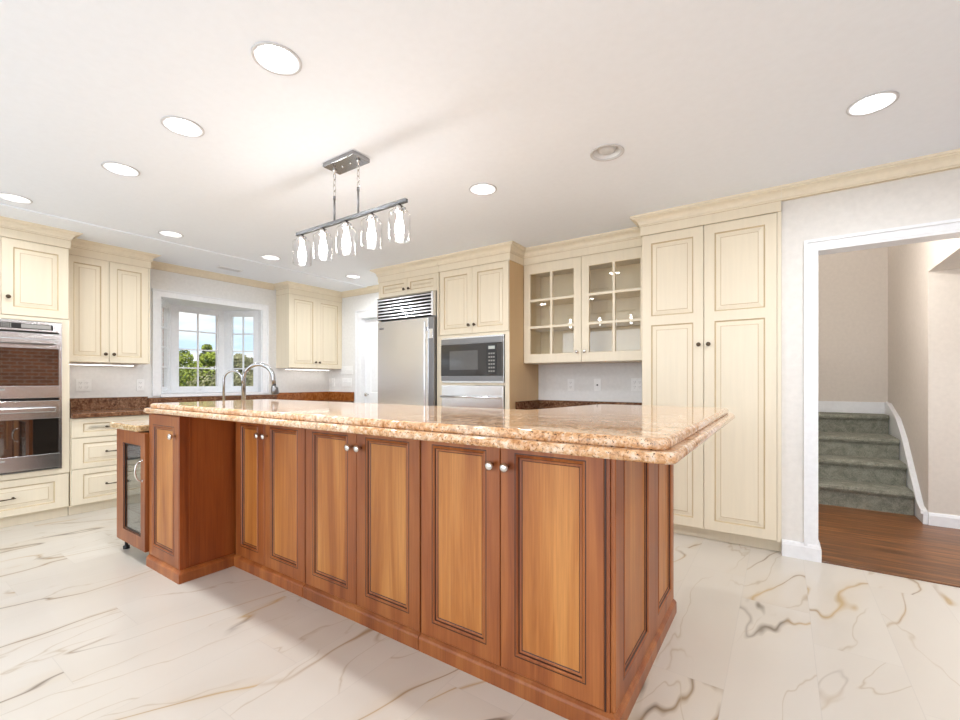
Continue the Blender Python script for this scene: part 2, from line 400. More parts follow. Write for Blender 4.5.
def raised_door(parent, x, z, w, h, knob=None, rail=.06, splits=(), mats=('cream', 'glaze', 'cream'), prof=RAISED, field=0, hard='bronze', name='door', ks=1.0):
    zs = [rail, *[v for s in splits for v in (s-.035, s+.035)], h-rail]
    ops = [(rail, w-rail, zs[i], zs[i+1]) for i in range(0, len(zs), 2)]
    d = link(name, front(w, h, ops, prof, field=field), mats, parent, (x, 0, z))
    if knob: link('knob', knob_bm(ks), hard, d, (knob[0], 0, knob[1]))
    return d
def drawer(parent, x, z, w, h, rail=.05, handle='bow', mats=('cream', 'glaze', 'cream')):
    d = link('drawer', front(w, h, [(rail*1.25, w-rail*1.25, rail*.75, h-rail*.75)]), mats, parent, (x, 0, z))
    link('handle', bow_handle_bm(), 'bronze', d, (w/2, 0, h/2)); return d

CEIL = 2.46
def crown(parent, path, frieze=(2.312, 2.388), cop=.072, name='crown', mat_=('cream', 'glaze')):
    bm = B(); z0 = 2.385
    if frieze: sweep(bm, path, [(0, frieze[0]), (.006, frieze[0]), (.006, frieze[1]), (0, frieze[1])])
    sweep(bm, path, [(0, z0-.004), (.012, z0-.004), (.012, z0+.004), (.018, z0+.008), (.020, z0+.024), (.030, z0+.040), (.046, z0+.050), (.058, z0+.052), (.060, z0+.058), (cop, z0+.060), (cop, CEIL), (0, CEIL)])
    sweep(bm, path, [(.0, z0-.0065), (.0075, z0-.0065), (.0075, z0-.004), (.0, z0-.004)], 1)
    if frieze: sweep(bm, path, [(.0, frieze[0]-.003), (.002, frieze[0]-.003), (.002, frieze[0]), (0, frieze[0])], 1)
    return link(name, bm, mat_, parent)

# ================================================================== SETTING
YF = 3.60
XW, YW, YD, XR, YB = -5.60, 4.20, 3.62, 3.0, -3.0     # left wall, far wall, doorway wall, right wall, rear wall
LIGHTS = [(-1.672, 1.007, 'near'), (-2.509, 1.006, ''), (-3.324, .995, ''), (-4.474, .727, ''), (-4.431, 1.682, ''), (-4.412, 2.591, ''), (-4.378, 3.633, ''), (-1.662, 2.47, ''), (-.818, 2.47, 'off'), (.344, 2.728, ''), (1.25, 1.15, ''), (1.9, 2.5, '')]  # last two are extra cans out of view, added to lighten the right floor
# floors
bm = B(); box(bm, XW-.5, XR+.2, YB-.2, 3.63, -.12, 0); box(bm, XW-.5, 0.0, 3.63, YW+.15, -.12, 0); struct('floor', bm, 'marble')
bm = B(); box(bm, 0.0, 3.2, 3.64, 7.0, -.12, .002); struct('floor_hall', bm, 'oak')
bm = B(); box(bm, .19, 1.62, 3.60, 3.66, -.01, .008, 0, .003); struct('trim_1', bm, 'oak')
# ceiling with real openings for the recessed cans
bm = B()
def loop(pts):
    vs = [bm.verts.new(p) for p in pts]; return [bm.edges.new((vs[i], vs[(i+1) % len(vs)])) for i in range(len(vs))]
es = loop([(-4.69, .335, CEIL), (XR, .335, CEIL), (XR, YW+.1, CEIL), (-4.69, YW+.1, CEIL)])
for x, y, k in LIGHTS: es += loop([(x+.080*math.cos(a*PI/16), y+.080*math.sin(a*PI/16), CEIL) for a in range(32)])
bmesh.ops.triangle_fill(bm, edges=es, use_beauty=True, use_dissolve=False)
box(bm, XW-.1, -4.69, YB-.1, YW+.1, CEIL-.010, CEIL+.02)
box(bm, -4.69, XR+.1, YB-.1, .335, CEIL+.03, CEIL+.06); box(bm, -4.69, XR, .325, .335, CEIL, CEIL+.035)
box(bm, XW-.2, XR+.2, YB-.2, YW+.2, CEIL+.22, CEIL+.30)  # unseen cover above the cans, added to keep sky light from leaking in
struct('ceiling', bm, 'ceil')
bm = B(); box(bm, -.2, 3.2, YD+.12, 5.0, CEIL, CEIL+.1); box(bm, -.2, 1.1, 4.9, 5.0, CEIL+.1, 4.6); box(bm, -.2, 1.2, 4.9, 6.9, 4.6, 4.7); struct('ceiling_hall', bm, 'ceil')
# left wall with the bay opening
OY0, OY1, OZ0, OZ1 = 2.02, 3.17, 1.03, 2.09
bm = B(); T = 2.78
box(bm, XW-.12, XW, YB-.1, OY0, 0, T); box(bm, XW-.12, XW, OY1, YW+.12, 0, T); box(bm, XW-.12, XW, OY0, OY1, 0, OZ0); box(bm, XW-.12, XW, OY0, OY1, OZ1+.001, T)
struct('wall_left', bm, 'wallcool')
# far wall with the small door opening left of the fridge
bm = B(); box(bm, XW, -4.89, YW, YW+.12, 0, T); box(bm, -4.08, 0.0, YW, YW+.12, 0, T); box(bm, -4.89, -4.08, YW, YW+.12, 2.06, T)
struct('wall_back', bm, 'wallcool')
# doorway wall (beside the pantry)
DX0, DX1, DZ = .177, 1.62, 2.03
bm = B(); box(bm, 0.0, DX0, YD, YD+.12, 0, T); box(bm, DX1, XR+.1, YD, YD+.12, 0, T); box(bm, DX0, DX1, YD, YD+.12, DZ, T)
box(bm, -.0055, 0.0, YD+.0, YW, 0, T); box(bm, 0.0, .05, YD+.12, YW+.12, 0, T)
struct('wall_right_of_pantry', bm, 'wall')
# right wall: brick chimney breast; unseen rear wall, its wide opening added to let light in
bm = B(); box(bm, XR, XR+.12, YB, YD, 0, T); struct('wall_right', bm, 'brick')
bm = B(); box(bm, XW, -4.75, YB-.1, YB, 0, T); box(bm, 1.95, XR, YB-.1, YB, 0, T); box(bm, -4.75, 1.95, YB-.1, YB, 2.42, T); box(bm, -4.75, 1.95, YB-.1, YB, 0, .28)
struct('wall_rear', bm, 'wall')
# crown along bare wall stretches
CR = dict(frieze=None)
for i, path in enumerate([[(XW, 1.86), (XW, 3.33)], [(-5.28, YW), (-3.89, YW)], [(-.0055, YF), (XR, YF)]]):
    o = crown(None, path, None, .072, 'trim_%d' % (i+2)); o['kind'] = 'structure'
bm = B(); box(bm, 0.0, XR, YF, YD, 2.381, CEIL); o = struct('trim_5', bm, 'cream')
# doorway casing + baseboards
def casing(name, x0, x1, ztop, yf, w=.06, jamb=.13):
    bm = B()
    for (a, b_) in ((x0-w, x0), (x1, x1+w)):
        box(bm, a, b_, yf-.016, yf, 0, ztop+w); s = a if a < x0 else b_
        box(bm, min(a, b_)+(0 if a < x0 else w-.018), min(a, b_)+(.018 if a < x0 else w), yf-.026, yf-.016, 0, ztop+w-.018)
    box(bm, x0, x1, yf-.016, yf, ztop, ztop+w); box(bm, x0-w, x1+w, yf-.026, yf-.016, ztop+w-.018, ztop+w)
    box(bm, x0-.001, x0+.015, yf-.012, yf+jamb, 0, ztop); box(bm, x1-.015, x1+.001, yf-.012, yf+jamb, 0, ztop); box(bm, x0+.015, x1-.015, yf-.012, yf+jamb, ztop-.015, ztop+.001)
    return struct(name, bm, 'white')
casing('door_1', DX0, DX1, DZ, YD)
BBP = [(0, 0), (.014, 0), (.014, .082), (.010, .090), (.010, .094), (.005, .104), (0, .104)]
bm = B(); sweep(bm, [(-.002, YD), (.178, YD), (.178, YD+.13)], [(o+.016 if o else 0, z) for o, z in BBP]); struct('baseboard_1', bm, 'white')
bm = B(); sweep(bm, [(DX1+.06, YD), (XR, YD)], BBP); struct('baseboard_2', bm, 'white')
# small door left of fridge
casing('door_2', -4.89, -4.08, 2.06, YW, .10)
dr = bpy.data.objects['door_2']
link('door_leaf', front(.78, 2.03, [(.11, .67, .22, .86), (.11, .67, 1.0, 1.88)], [(.004, .004, 0), (.012, .008, 0), (.03, .003, 0)], .035), ['white', 'white'], dr, (-4.875, YW+.06, .006))
link('door_knob', knob_bm(1.8), 'nickel', dr, (-4.81, YW+.058, .98))

# ---------------------------------------------------------------- bay window
win = bpy.data.objects.new('window_1', None); COL.objects.link(win); win['kind'] = 'structure'
bm = B(); w = .075
sweep(bm, [(0, 0), (1, 0)], [(0, 0)]*3) if False else None
for a, b_ in ((OY0-w, OY0), (OY1, OY1+w)): box(bm, XW, XW+.016, a, b_, OZ0-.02, OZ1+w)
box(bm, XW, XW+.016, OY0, OY1, OZ1, OZ1+w); box(bm, XW+.016, XW+.026, OY0-w, OY1+w, OZ1+w-.016, OZ1+w)
box(bm, XW+.016, XW+.026, OY0-w, OY0-w+.016, OZ0-.02, OZ1+w-.016); box(bm, XW+.016, XW+.026, OY1+w-.016, OY1+w, OZ0-.02, OZ1+w-.016)
link('casing', bm, 'white', win)
bay = [(XW+.0, OY0), (XW-.06, OY0), (-6.05, 2.30), (-6.05, 2.91), (XW-.06, OY1), (XW+.0, OY1)]
def unused(p, d): 
    x, y = p; return (x-d if x < -6 else x, y+(-d if y < 2.6 else d) if x < XW-.01 else y)
bm = B(); prism(bm, [(x, y) for x, y in bay], OZ1, OZ1+.04); link('head_board', bm, 'white', win)
bm = B(); prism(bm, [(XW+.03, OY0), *bay[1:-1], (XW+.03, OY1)], OZ0-.035, OZ0); link('sill_board', bm, 'white', win)
def sash(p, q, fr, cols, name):
    """window unit between plan points p->q, interior on the right of travel"""
    p = Vector(p); q = Vector(q); L = (q-p).length; a = math.atan2(q.y-p.y, q.x-p.x); h = OZ1-OZ0
    bm = B(); box(bm, 0, fr, -.0, .06, 0, h); box(bm, L-fr, L, -.0, .06, 0, h); box(bm, fr, L-fr, 0, .06, 0, .055); box(bm, fr, L-fr, 0, .06, h-.055, h)
    # inner stepped stops
    s = .018; box(bm, fr, fr+s, .012, .05, .055, h-.055); box(bm, L-fr-s, L-fr, .012, .05, .055, h-.055); box(bm, fr+s, L-fr-s, .012, .05, .055, .055+s); box(bm, fr+s, L-fr-s, .012, .05, h-.055-s, h-.055)
    o = link('window_frame', bm, 'white', win, (p.x, p.y, OZ0), (0, 0, a))
    x0, x1, z0, z1 = fr+s, L-fr-s, .055+s, h-.055-s; m = B(); t = .008
    for i in range(1, cols): x = x0+(x1-x0)*i/cols; box(m, x-t, x+t, .022, .04, z0, z1)
    for j in range(1, 4):
        z = z0+(z1-z0)*j/4; box(m, x0, x1, .0225, .0395, z-t, z+t)
    link('muntins', m, 'white', o)
    g = B(); box(g, x0, x1, .029, .033, z0, z1); link('pane', g, 'winglass', o)
    k = B(); box(k, L/2-.05, L/2+.05, -.012, .0, .02, .035, 0, .003); tube(k, [(L/2, -.010, .03), (L/2+.03, -.022, .045), (L/2+.045, -.022, .075)], .005, 8); link('crank_handle', k, 'white', o)
sash((XW-.06, OY0+.0), (-6.05, 2.30), .075, 2, 'left'); sash((-6.05, 2.30), (-6.05, 2.91), .068, 2, 'centre'); sash((-6.05, 2.91), (XW-.06, OY1), .075, 2, 'right')
bm = B()
for a, b_ in ((OY0, OY0+.0), ):
    pass
box(bm, XW-.13, XW+.001, OY0-.001, OY0+.012, OZ0, OZ1); box(bm, XW-.13, XW+.001, OY1-.012, OY1+.001, OZ0, OZ1); link('jamb', bm, 'white', win)

# ---------------------------------------------------------------- hall beyond the doorway
bm = B(); box(bm, .98, 1.06, 5.03, 6.82, 0, 4.6); box(bm, 1.06, 3.2, 5.03, 5.15, 0, CEIL)
box(bm, .98, 3.2, YD+.12, 5.03, 2.06, CEIL)
struct('wall_hall_right', bm, 'beige')
bm = B(); box(bm, -.2, 1.1, 6.70, 6.82, 0, 4.6); struct('wall_hall_back', bm, 'beige')
bm = B(); box(bm, -.14, -.04, YD+.60, 6.7, 0, 4.6); struct('wall_hall_left', bm, 'beige')
st = thing('staircase', 'grey-green carpeted staircase rising beyond the white doorway', 'stairs', (.4, 5.3, 0))
ys = [5.30, 5.60, 5.90, 6.20]; rise = .2
def step(y0, y1, z, slant=0):
    bm = B(); n = .03; pr = [(y0, 0)] + [(y0, z-.055), (y0-n*.7, z-.05), (y0-n, z-.028), (y0-n*.7, z-.006), (y0, z), (y1, z), (y1, 0)]
    a = [bm.verts.new((-.42, y-5.3, zz)) for y, zz in pr]; b_ = [bm.verts.new((.545, y-5.3+(slant if y < y1-1e-4 else 0), zz)) for y, zz in pr]
    k = len(pr); bm.faces.new(a); bm.faces.new(b_)
    for i in range(k): bm.faces.new((a[i], a[(i+1) % k], b_[(i+1) % k], b_[i]))
    return bm
for i, y in enumerate(ys): link('step', step(y, ys[i+1]+(.25 if i == 2 else 0) if i < 3 else 6.69, rise*(i+1), .22 if i == 3 else 0), 'carpet', st)
bm = B(); prism_pts = [(5.02, 0), (5.24, 0), (5.24, .02), (6.69, .90), (6.69, .99)]
# sloped skirting on the right hand hall wall
pts = [(5.00, 0), (6.69, 0), (6.69, .945), (6.18, .945), (5.86, .80), (5.10, .12), (5.00, .105)]
def yz_prism(bm, pts, x0, x1, mi=0):
    a = [bm.verts.new((x0, y, z)) for y, z in pts]; b_ = [bm.verts.new((x1, y, z)) for y, z in pts]; k = len(pts); bm.faces.new(a); bm.faces.new(b_)
    for i in range(k): f = bm.faces.new((a[i], a[(i+1) % k], b_[(i+1) % k], b_[i])); f.material_index = mi
pts = [(5.03, 0), (6.69, 0), (6.69, .93), (6.50, .93), (6.02, .79), (5.74, .62), (5.16, .13), (5.03, .105)]
yz_prism(bm, [(y-5.3, z) for y, z in pts], .55, .579)
rail = [(5.03, .085), (5.16, .11), (5.74, .60), (6.02, .77), (6.50, .91), (6.50, .945), (6.02, .81), (5.74, .64), (5.16, .15), (5.03, .115)]
yz_prism(bm, [(y-5.3, z) for y, z in rail], .535, .55)
link('skirting_board', bm, 'white', st)
bm = B(); box(bm, -.3, .975, 6.685, 6.70, .80, .93); struct('baseboard_3', bm, 'white')
bm = B(); sweep(bm, [(.98, 5.03), (3.0, 5.03)], [(o, z) for o, z in BBP]); struct('baseboard_4', bm, 'white')

# ================================================================== LEFT WALL RUN (faces +x: rz = 90 deg; local x -> world y, local y -> world -x)
R90 = PI/2
XO = -5.08
# --- oven cabinet
oc = thing('oven_cabinet', 'tall cream cabinet that houses the double wall oven', 'cabinet', (XO, .35, 0), R90)
Wd, D = .81, .516
bm = B(); box(bm, 0, .045, .021, D, .085, 2.312); box(bm, Wd-.048, Wd, .021, D, .085, 2.312); box(bm, 0, .045, .0, .021, .385, 1.695); box(bm, Wd-.048, Wd, .0, .021, .385, 1.695)
box(bm, .045, Wd-.048, .0, D, 1.665, 1.695); box(bm, .045, Wd-.048, .021, D, 1.695, 2.312); box(bm, .045, Wd-.048, .0, D, .385, .425); box(bm, .045, Wd-.048, .021, D, .085, .385)
box(bm, 0, Wd, .055, D, 0, .085); link('carcass', bm, 'cream', oc)
for i in (0, 1): raised_door(oc, .005+i*.401, 1.70, .399, .608, (.37 if i == 0 else .035, .14), .065)
drawer(oc, .005, .09, .80, .285, .07)
crown(oc, [(0, .5), (0, 0), (Wd, 0), (Wd, .19)])
# --- double oven
ov = thing('double_wall_oven', 'stainless steel double wall oven built into the tall cabinet', 'oven', (XO+.0, .40, .43), R90)
ow, oh = .71, 1.23
bm = B(); box(bm, 0, ow, -.012, .5, 0, oh, 0, .003); box(bm, .006, ow-.02, -.0135, -.0121, 1.128, 1.146, 1); box(bm, .006, ow-.02, -.0135, -.0121, .578, .602, 1); link('body', bm, ['ovensteel', 'black'], ov)
bm = B(); box(bm, .02, ow-.03, -.032, -.012, 1.145, 1.222, 0, .003); link('control_panel', bm, 'ovensteel', ov)
cp = bpy.data.objects['control_panel']
bm = B(); box(bm, .06, ow-.06, -.035, -.032, 1.162, 1.205); link('touch_panel', bm, 'black', cp)
bm = B()
for i in range(14):
    for j in range(3): box(bm, .24+i*.012, .248+i*.012, -.0362, -.035, 1.168+j*.012, 1.176+j*.012)
link('key_pad', bm, 'greybtn', cp)
bm = B(); box(bm, .46, ow-.075, -.037, -.035, 1.168, 1.200); link('display', bm, 'greybtn', cp)
def oven_door(z0, z1, wz0, wz1, hz):
    bm = B(); h = z1-z0
    # frame around the window
    x0, x1 = .008, ow-.022
    box(bm, x0, x1, -.045, -.014, z0, wz0, 0, .002); box(bm, x0, x1, -.045, -.014, wz1, z1, 0, .002); box(bm, x0, x0+.012, -.045, -.014, wz0, wz1); box(bm, x1-.006, x1, -.045, -.014, wz0, wz1)
    d = link('oven_door', bm, 'ovensteel', ov)
    g = B(); box(g, x0+.012, x1-.006, -.041, -.016, wz0, wz1); link('window', g, 'blackglass', d)
    hb = B(); box(hb, x0+.04, x1-.035, -.105, -.080, hz-.022, hz+.022, 0, .008)
    for s in (x0+.06, x1-.075): box(hb, s, s+.02, -.085, -.043, hz-.018, hz+.018, 0, .004)
    link('handle', hb, 'ovensteel', d)
    sb = B(); box(sb, x0+.3, x0+.36, -.047, -.045, wz0-.035, wz0-.022); link('badge', sb, 'greybtn', d)
oven_door(.60, 1.130, .70, 1.005, 1.06); oven_door(.02, .578, .135, .43, .505)
bm = B()
for i in range(3): box(bm, .02, ow-.03, -.016, -.0121, .003+i*.006, .006+i*.006)
link('vent', bm, 'black', ov)

# --- base cabinets on the left wall
def base_cabinet(label, y0, w, kind, grp=None):
    t = thing('base_cabinet', label, 'cabinet', (XO+.015, y0, 0), R90, grp)
    bm = B(); box(bm, 0, w, .021, .53, .085, .845); box(bm, 0, w, .065, .53, 0, .085); link('carcass', bm, 'cream', t)
    if kind == 'drawers':
        for z0, z1 in ((.675, .842), (.402, .668), (.090, .396)): drawer(t, .006, z0, w-.012, z1-z0, .06)
    else:
        hw = (w-.014)/2
        for i in (0, 1): raised_door(t, .005+i*(hw+.004), .09, hw, .752, (hw-.03 if i == 0 else .03, .68))
    return t
base_cabinet('cream base cabinet with three drawers, next to the double oven', 1.165, .62, 'drawers')
base_cabinet('cream base cabinet with two doors under the bay window, left one', 1.787, .80, 'doors')
base_cabinet('cream base cabinet with two doors under the bay window, right one', 2.589, .80, 'doors')
base_cabinet('cream base cabinet in the corner beside the small white door', 3.391, .79, 'doors')
bm = B(); box(bm, XW+.003, XO+.045, 1.165, YW-.003, .846, .886, 0, .008); cw = link('granite_worktop', bm, 'darkgranite'); tag(cw, 'brown granite worktop running below the bay window', 'worktop')
bm = B(); box(bm, XW+.003, XW+.025, 1.165, 1.90, .887, 1.005); box(bm, XW+.025, XO+.02, 1.165, 1.167, .887, .99); box(bm, XW+.003, XW+.05, 1.90, 3.34, .887, .99)
link('backsplash', bm, 'darkgranite', cw)
bm = B(); box(bm, XW+.003, XW+.025, 3.34, YW-.003, .887, 1.012); box(bm, XW+.025, -5.03, YW-.025, YW-.003, .887, 1.012); link('corner_backsplash', bm, 'orangegranite', cw)

# --- wall cabinets
def wall_cabinet(label, y0, w, path, exposed_left=False):
    t = thing('wall_cabinet', label, 'cabinet', (-5.30, y0, 0), R90, None)
    bm = B(); box(bm, 0, w, .021, .297, 1.342, 2.312); box(bm, 0, .012, .0, .021, 1.342, 2.312); box(bm, w-.012, w, 0, .021, 1.342, 2.312); link('carcass', bm, 'cream', t)
    hw = (w-.030)/2
    for i in (0, 1): raised_door(t, .0135+i*(hw+.003), 1.345, hw, .964, (hw-.03 if i == 0 else .03, .08), .058)
    crown(t, path); s = B(); box(s, .06, w-.06, .17, .22, 1.326, 1.3415, 0, .003); l = link('light_strip', s, 'white', t)
    s = B(); box(s, .08, w-.08, .18, .21, 1.323, 1.3258); link('lit_diffuser', s, 'strip', l)
    return t
wall_cabinet('cream two-door wall cabinet between the oven cabinet and the bay window', 1.165, .66, [(0, 0), (.66, 0), (.66, .29)])
wall_cabinet('cream two-door wall cabinet in the corner right of the bay window', 3.36, .835, [(0, .29), (0, 0), (.835, 0)])

# ================================================================== FAR WALL (faces -y)
YF = 3.60
# --- refrigerator cabinet
fc = thing('refrigerator_cabinet', 'cream surround and two small doors over the steel refrigerator', 'cabinet', (-3.888, YF, 0))
fw = .903
bm = B(); box(bm, 0, .022, 0.0, .595, 0, 2.312); box(bm, fw-.022, fw, 0.0, .595, 0, 2.312); box(bm, .022, fw-.022, .021, .595, 2.125, 2.312); link('carcass', bm, 'cream', fc)
for i in (0, 1): raised_door(fc, .025+i*.428, 2.13, .425, .18, (.39 if i == 0 else .034, .06), .045)
crown(fc, [(0, .595), (0, 0), (fw, 0)])
# --- refrigerator
rf = thing('refrigerator', 'large built-in stainless steel refrigerator with a louvred top grille', 'refrigerator', (-3.864, YF, 0))
rw = .853
bm = B(); box(bm, .004, rw-.004, .02, .58, .09, 2.118); box(bm, .03, rw-.03, .08, .56, 0.0, .09); link('body', bm, 'steeldark', rf)
bm = B(); box(bm, .006, .776, -.045, .019, .10, 1.845, 0, .005); d = link('door', bm, 'steel', rf)
bm = B(); box(bm, .038, .105, -.048, -.045, 1.755, 1.775, 0, .001); link('badge', bm, 'steeldark', d)
bm = B(); box(bm, .778, rw-.006, -.045, .019, .10, 1.845, 0, .004); link('side_trim', bm, 'steeldark', rf)
bm = B(); box(bm, .742, .768, -.095, -.075, .55, 1.80, 0, .008); box(bm, .745, .765, -.078, -.044, .60, .64); box(bm, .745, .765, -.078, -.044, 1.70, 1.74); link('handle', bm, 'steel', d)
bm = B(); box(bm, .785, .84, -.052, -.045, 1.62, 1.72, 0, .002); link('hinge_cover', bm, 'steel', rf)
bm = B(); box(bm, .006, .02, -.05, .019, 1.86, 2.115); box(bm, rw-.035, rw-.006, -.05, .019, 1.86, 2.115); box(bm, .02, rw-.035, .0, .018, 1.86, 2.115, 1)
for i in range(7):
    z = 1.868+i*.0355; x0, x1 = .02, rw-.035
    vs = [(x0, -.05, z), (x0, -.048, z+.014), (x0, -.012, z+.022), (x0, -.012, z+.014)]
    a = [bm.verts.new(v) for v in vs]; b_ = [bm.verts.new((x1, v[1], v[2])) for v in vs]
    bm.faces.new(a); bm.faces.new(b_)
    for k in range(4): bm.faces.new((a[k], a[(k+1) % 4], b_[(k+1) % 4], b_[k]))
link('grille', bm, ['steel', 'black'], rf)
# --- microwave tower
mc = thing('microwave_cabinet', 'tall cream cabinet holding the microwave and warming drawer', 'cabinet', (-2.983, YF, 0))
mw = .863
bm = B(); box(bm, 0, .052, .021, .5965, .085, 2.312); box(bm, mw-.052, mw-.004, .021, .5965, .085, 2.312); box(bm, 0, .052, .0, .021, .80, 1.64); box(bm, mw-.052, mw-.004, .0, .021, .80, 1.64)
box(bm, .052, mw-.052, 0, .5965, 1.615, 1.640); box(bm, .052, mw-.052, .021, .5965, 1.640, 2.312); box(bm, .052, mw-.052, 0, .5965, 1.128, 1.150); box(bm, .052, mw-.052, 0, .5965, .80, .86); box(bm, .052, mw-.052, .021, .5965, .085, .80); box(bm, 0, mw-.004, .06, .5965, 0, .085)
link('carcass', bm, 'cream', mc)
bm = B(); box(bm, mw-.0038, mw, .004, .5965, .085, 2.312); link('side_panel', bm, 'maple', mc)
for i in (0, 1): raised_door(mc, .010+i*.421, 1.645, .419, .664, (.385 if i == 0 else .034, .085), .06)
for i in (0, 1): raised_door(mc, .010+i*.421, .09, .419, .70, (.385 if i == 0 else .034, .6), .06)
c = crown(mc, [(0, 0), (mw, 0), (mw, .27)])
# --- microwave
mo = thing('microwave', 'built-in microwave with black glass front and steel trim kit', 'microwave', (-2.928, YF, 1.152))
bm = B(); box(bm, 0, .749, -.012, .0, 0, .462, 0, .002); box(bm, .03, .72, 0, .42, .01, .45); link('trim_kit', bm, 'steel', mo)
bm = B(); box(bm, .004, .745, -.032, -.0125, .385, .445, 0, .003); box(bm, .004, .745, -.032, -.0125, .018, .068, 0, .003); link('trim_bars', bm, 'steeldark', mo)
bm = B(); box(bm, .004, .745, -.036, -.0125, .069, .384, 0, .003); f = link('door', bm, 'smokeglass', mo)
bm = B(); box(bm, .12, .47, -.0375, -.036, .13, .32); link('window', bm, 'greybtn', f)
M['mwin'] = plain('smoked_window', (.10, .095, .09), .08, 0, .6); 
f.children[0].data.materials[0] = M['mwin']
bm = B(); box(bm, .575, .685, -.0385, -.036, .085, .370); cp = link('control_panel', bm, 'black', mo)
bm = B(); box(bm, .595, .668, -.0405, -.0385, .325, .355); link('display', bm, 'display', cp)
bm = B()
for i in range(3):
    for j in range(6): box(bm, .596+i*.026, .614+i*.026, -.0405, -.0385, .105+j*.034, .120+j*.034)
link('button', bm, 'greybtn', cp)
# --- warming drawer
wd = thing('warming_drawer', 'stainless steel drawer with bar handle below the microwave', 'oven', (-2.928, YF, .862))
bm = B(); box(bm, 0, .749, -.022, .0, .002, .262, 0, .004); box(bm, .03, .72, 0, .45, .01, .25); link('front', bm, 'steel', wd)
bm = B(); tube(bm, [(.03, -.07, .150), (.72, -.07, .150)], .012, 12)
for x in (.08, .67): box(bm, x-.01, x+.01, -.066, -.021, .142, .158)
link('handle', bm, 'steel', wd)

# --- glass front wall cabinet
gx0, gx1, GY = -2.116, -.922, 3.865
gc = thing('glass_wall_cabinet', 'cream wall cabinet with two glazed doors of six panes each', 'cabinet', (gx0, GY, 0)); gw = gx1-gx0
bm = B(); gd = YW-.003-GY; z0, z1 = 1.342, 2.312
box(bm, 0, .02, .021, gd, z0, z1); box(bm, gw-.02, gw, .021, gd, z0, z1); box(bm, .02, gw-.02, .021, gd, z0, z0+.02); box(bm, .02, gw-.02, .021, gd, z1-.06, z1); box(bm, gw/2-.01, gw/2+.01, .021, .2, z0+.02, z1-.06)
link('carcass', bm, 'cream', gc)
bm = B(); box(bm, .02, gw-.02, gd-.012, gd-.001, z0+.02, z1-.06); box(bm, .0201, .03, .03, gd-.012, z0+.02, z1-.06); box(bm, gw-.03, gw-.0201, .03, gd-.012, z0+.02, z1-.06); link('interior_lining', bm, 'creamin', gc)
for z in (1.69, 1.955):
    bm = B(); box(bm, .0305, gw-.0305, .045, gd-.013, z-.009, z+.009); link('shelf', bm, 'creamin', gc)
dw = (gw-.006)/2
for i in (0, 1):
    x = .001+i*(dw+.004); h = z1-z0-.006; a = .07; mm = .011; ox0, ox1, oz0, oz1 = a, dw-a, .085, h-.095; cx = (ox0+ox1)/2; r = (oz1-oz0)/3
    ops = []
    for c_ in ((ox0, cx-mm), (cx+mm, ox1)):
        for j in range(3): ops.append((c_[0], c_[1], oz0+j*r+(mm if j else 0), oz0+(j+1)*r-(mm if j < 2 else 0)))
    d = link('door', front(dw, h, ops, glazed=True), ['cream', 'glaze'], gc, (x, 0, z0+.003))
    g = B(); box(g, ox0-.005, ox1+.005, .010, .013, oz0-.005, oz1+.005); link('pane', g, 'glass', d)
    link('knob', knob_bm(), 'nickel', d, (dw-.035 if i == 0 else .035, 0, .095))
crown(gc, [(0, 0), (gw, 0)])
# --- base cabinets below
bt = None
for i, (x, w) in enumerate(((gx0, .57), (gx0+.571, .565))):
    t = thing('base_cabinet', ('cream base cabinet beside the microwave tower, behind the island', 'cream base cabinet beside the pantry, behind the island')[i], 'cabinet', (x, 3.66, 0))
    bm = B(); box(bm, 0, w, .021, .535, .085, .845); box(bm, 0, w, .065, .535, 0, .085); link('carcass', bm, 'cream', t)
    hw = (w-.012)/2
    for k in (0, 1): raised_door(t, .004+k*(hw+.004), .09, hw, .752, (hw-.03 if k == 0 else .03, .68))
bm = B(); box(bm, gx0+.003, gx1+.0, 3.625, YW-.003, .846, .886, 0, .008); cw2 = link('granite_worktop', bm, 'darkgranite'); tag(cw2, 'brown granite worktop below the glass-front wall cabinet', 'worktop')
bm = B(); box(bm, gx0+.003, gx1+.0, YW-.025, YW-.003, .887, .972); box(bm, gx0+.003, gx0+.022, 3.70, YW-.025, .887, .972); link('backsplash', bm, 'darkgranite', cw2)

# --- pantry
px0, px1 = -.918, -.006
pc = thing('pantry_cabinet', 'tall cream two-door pantry cabinet next to the doorway', 'cabinet', (px0, YF, 0)); pw = px1-px0
bm = B(); box(bm, 0, pw, .021, .597, .085, 2.312); box(bm, 0, pw, .07, .597, 0, .085); box(bm, pw-.022, pw, .0, .021, .085, 2.312)
link('carcass', bm, 'cream', pc)
for i in (0, 1):
    x0_, x1_ = ((.006, .4405), (.4445, pw-.024))[i]; w_ = x1_-x0_
    raised_door(pc, x0_, .088, w_, 2.220, (w_-.030 if i == 0 else .030, 1.35), .068, splits=(1.55,))
crown(pc, [(0, .26), (0, 0), (pw, 0)])

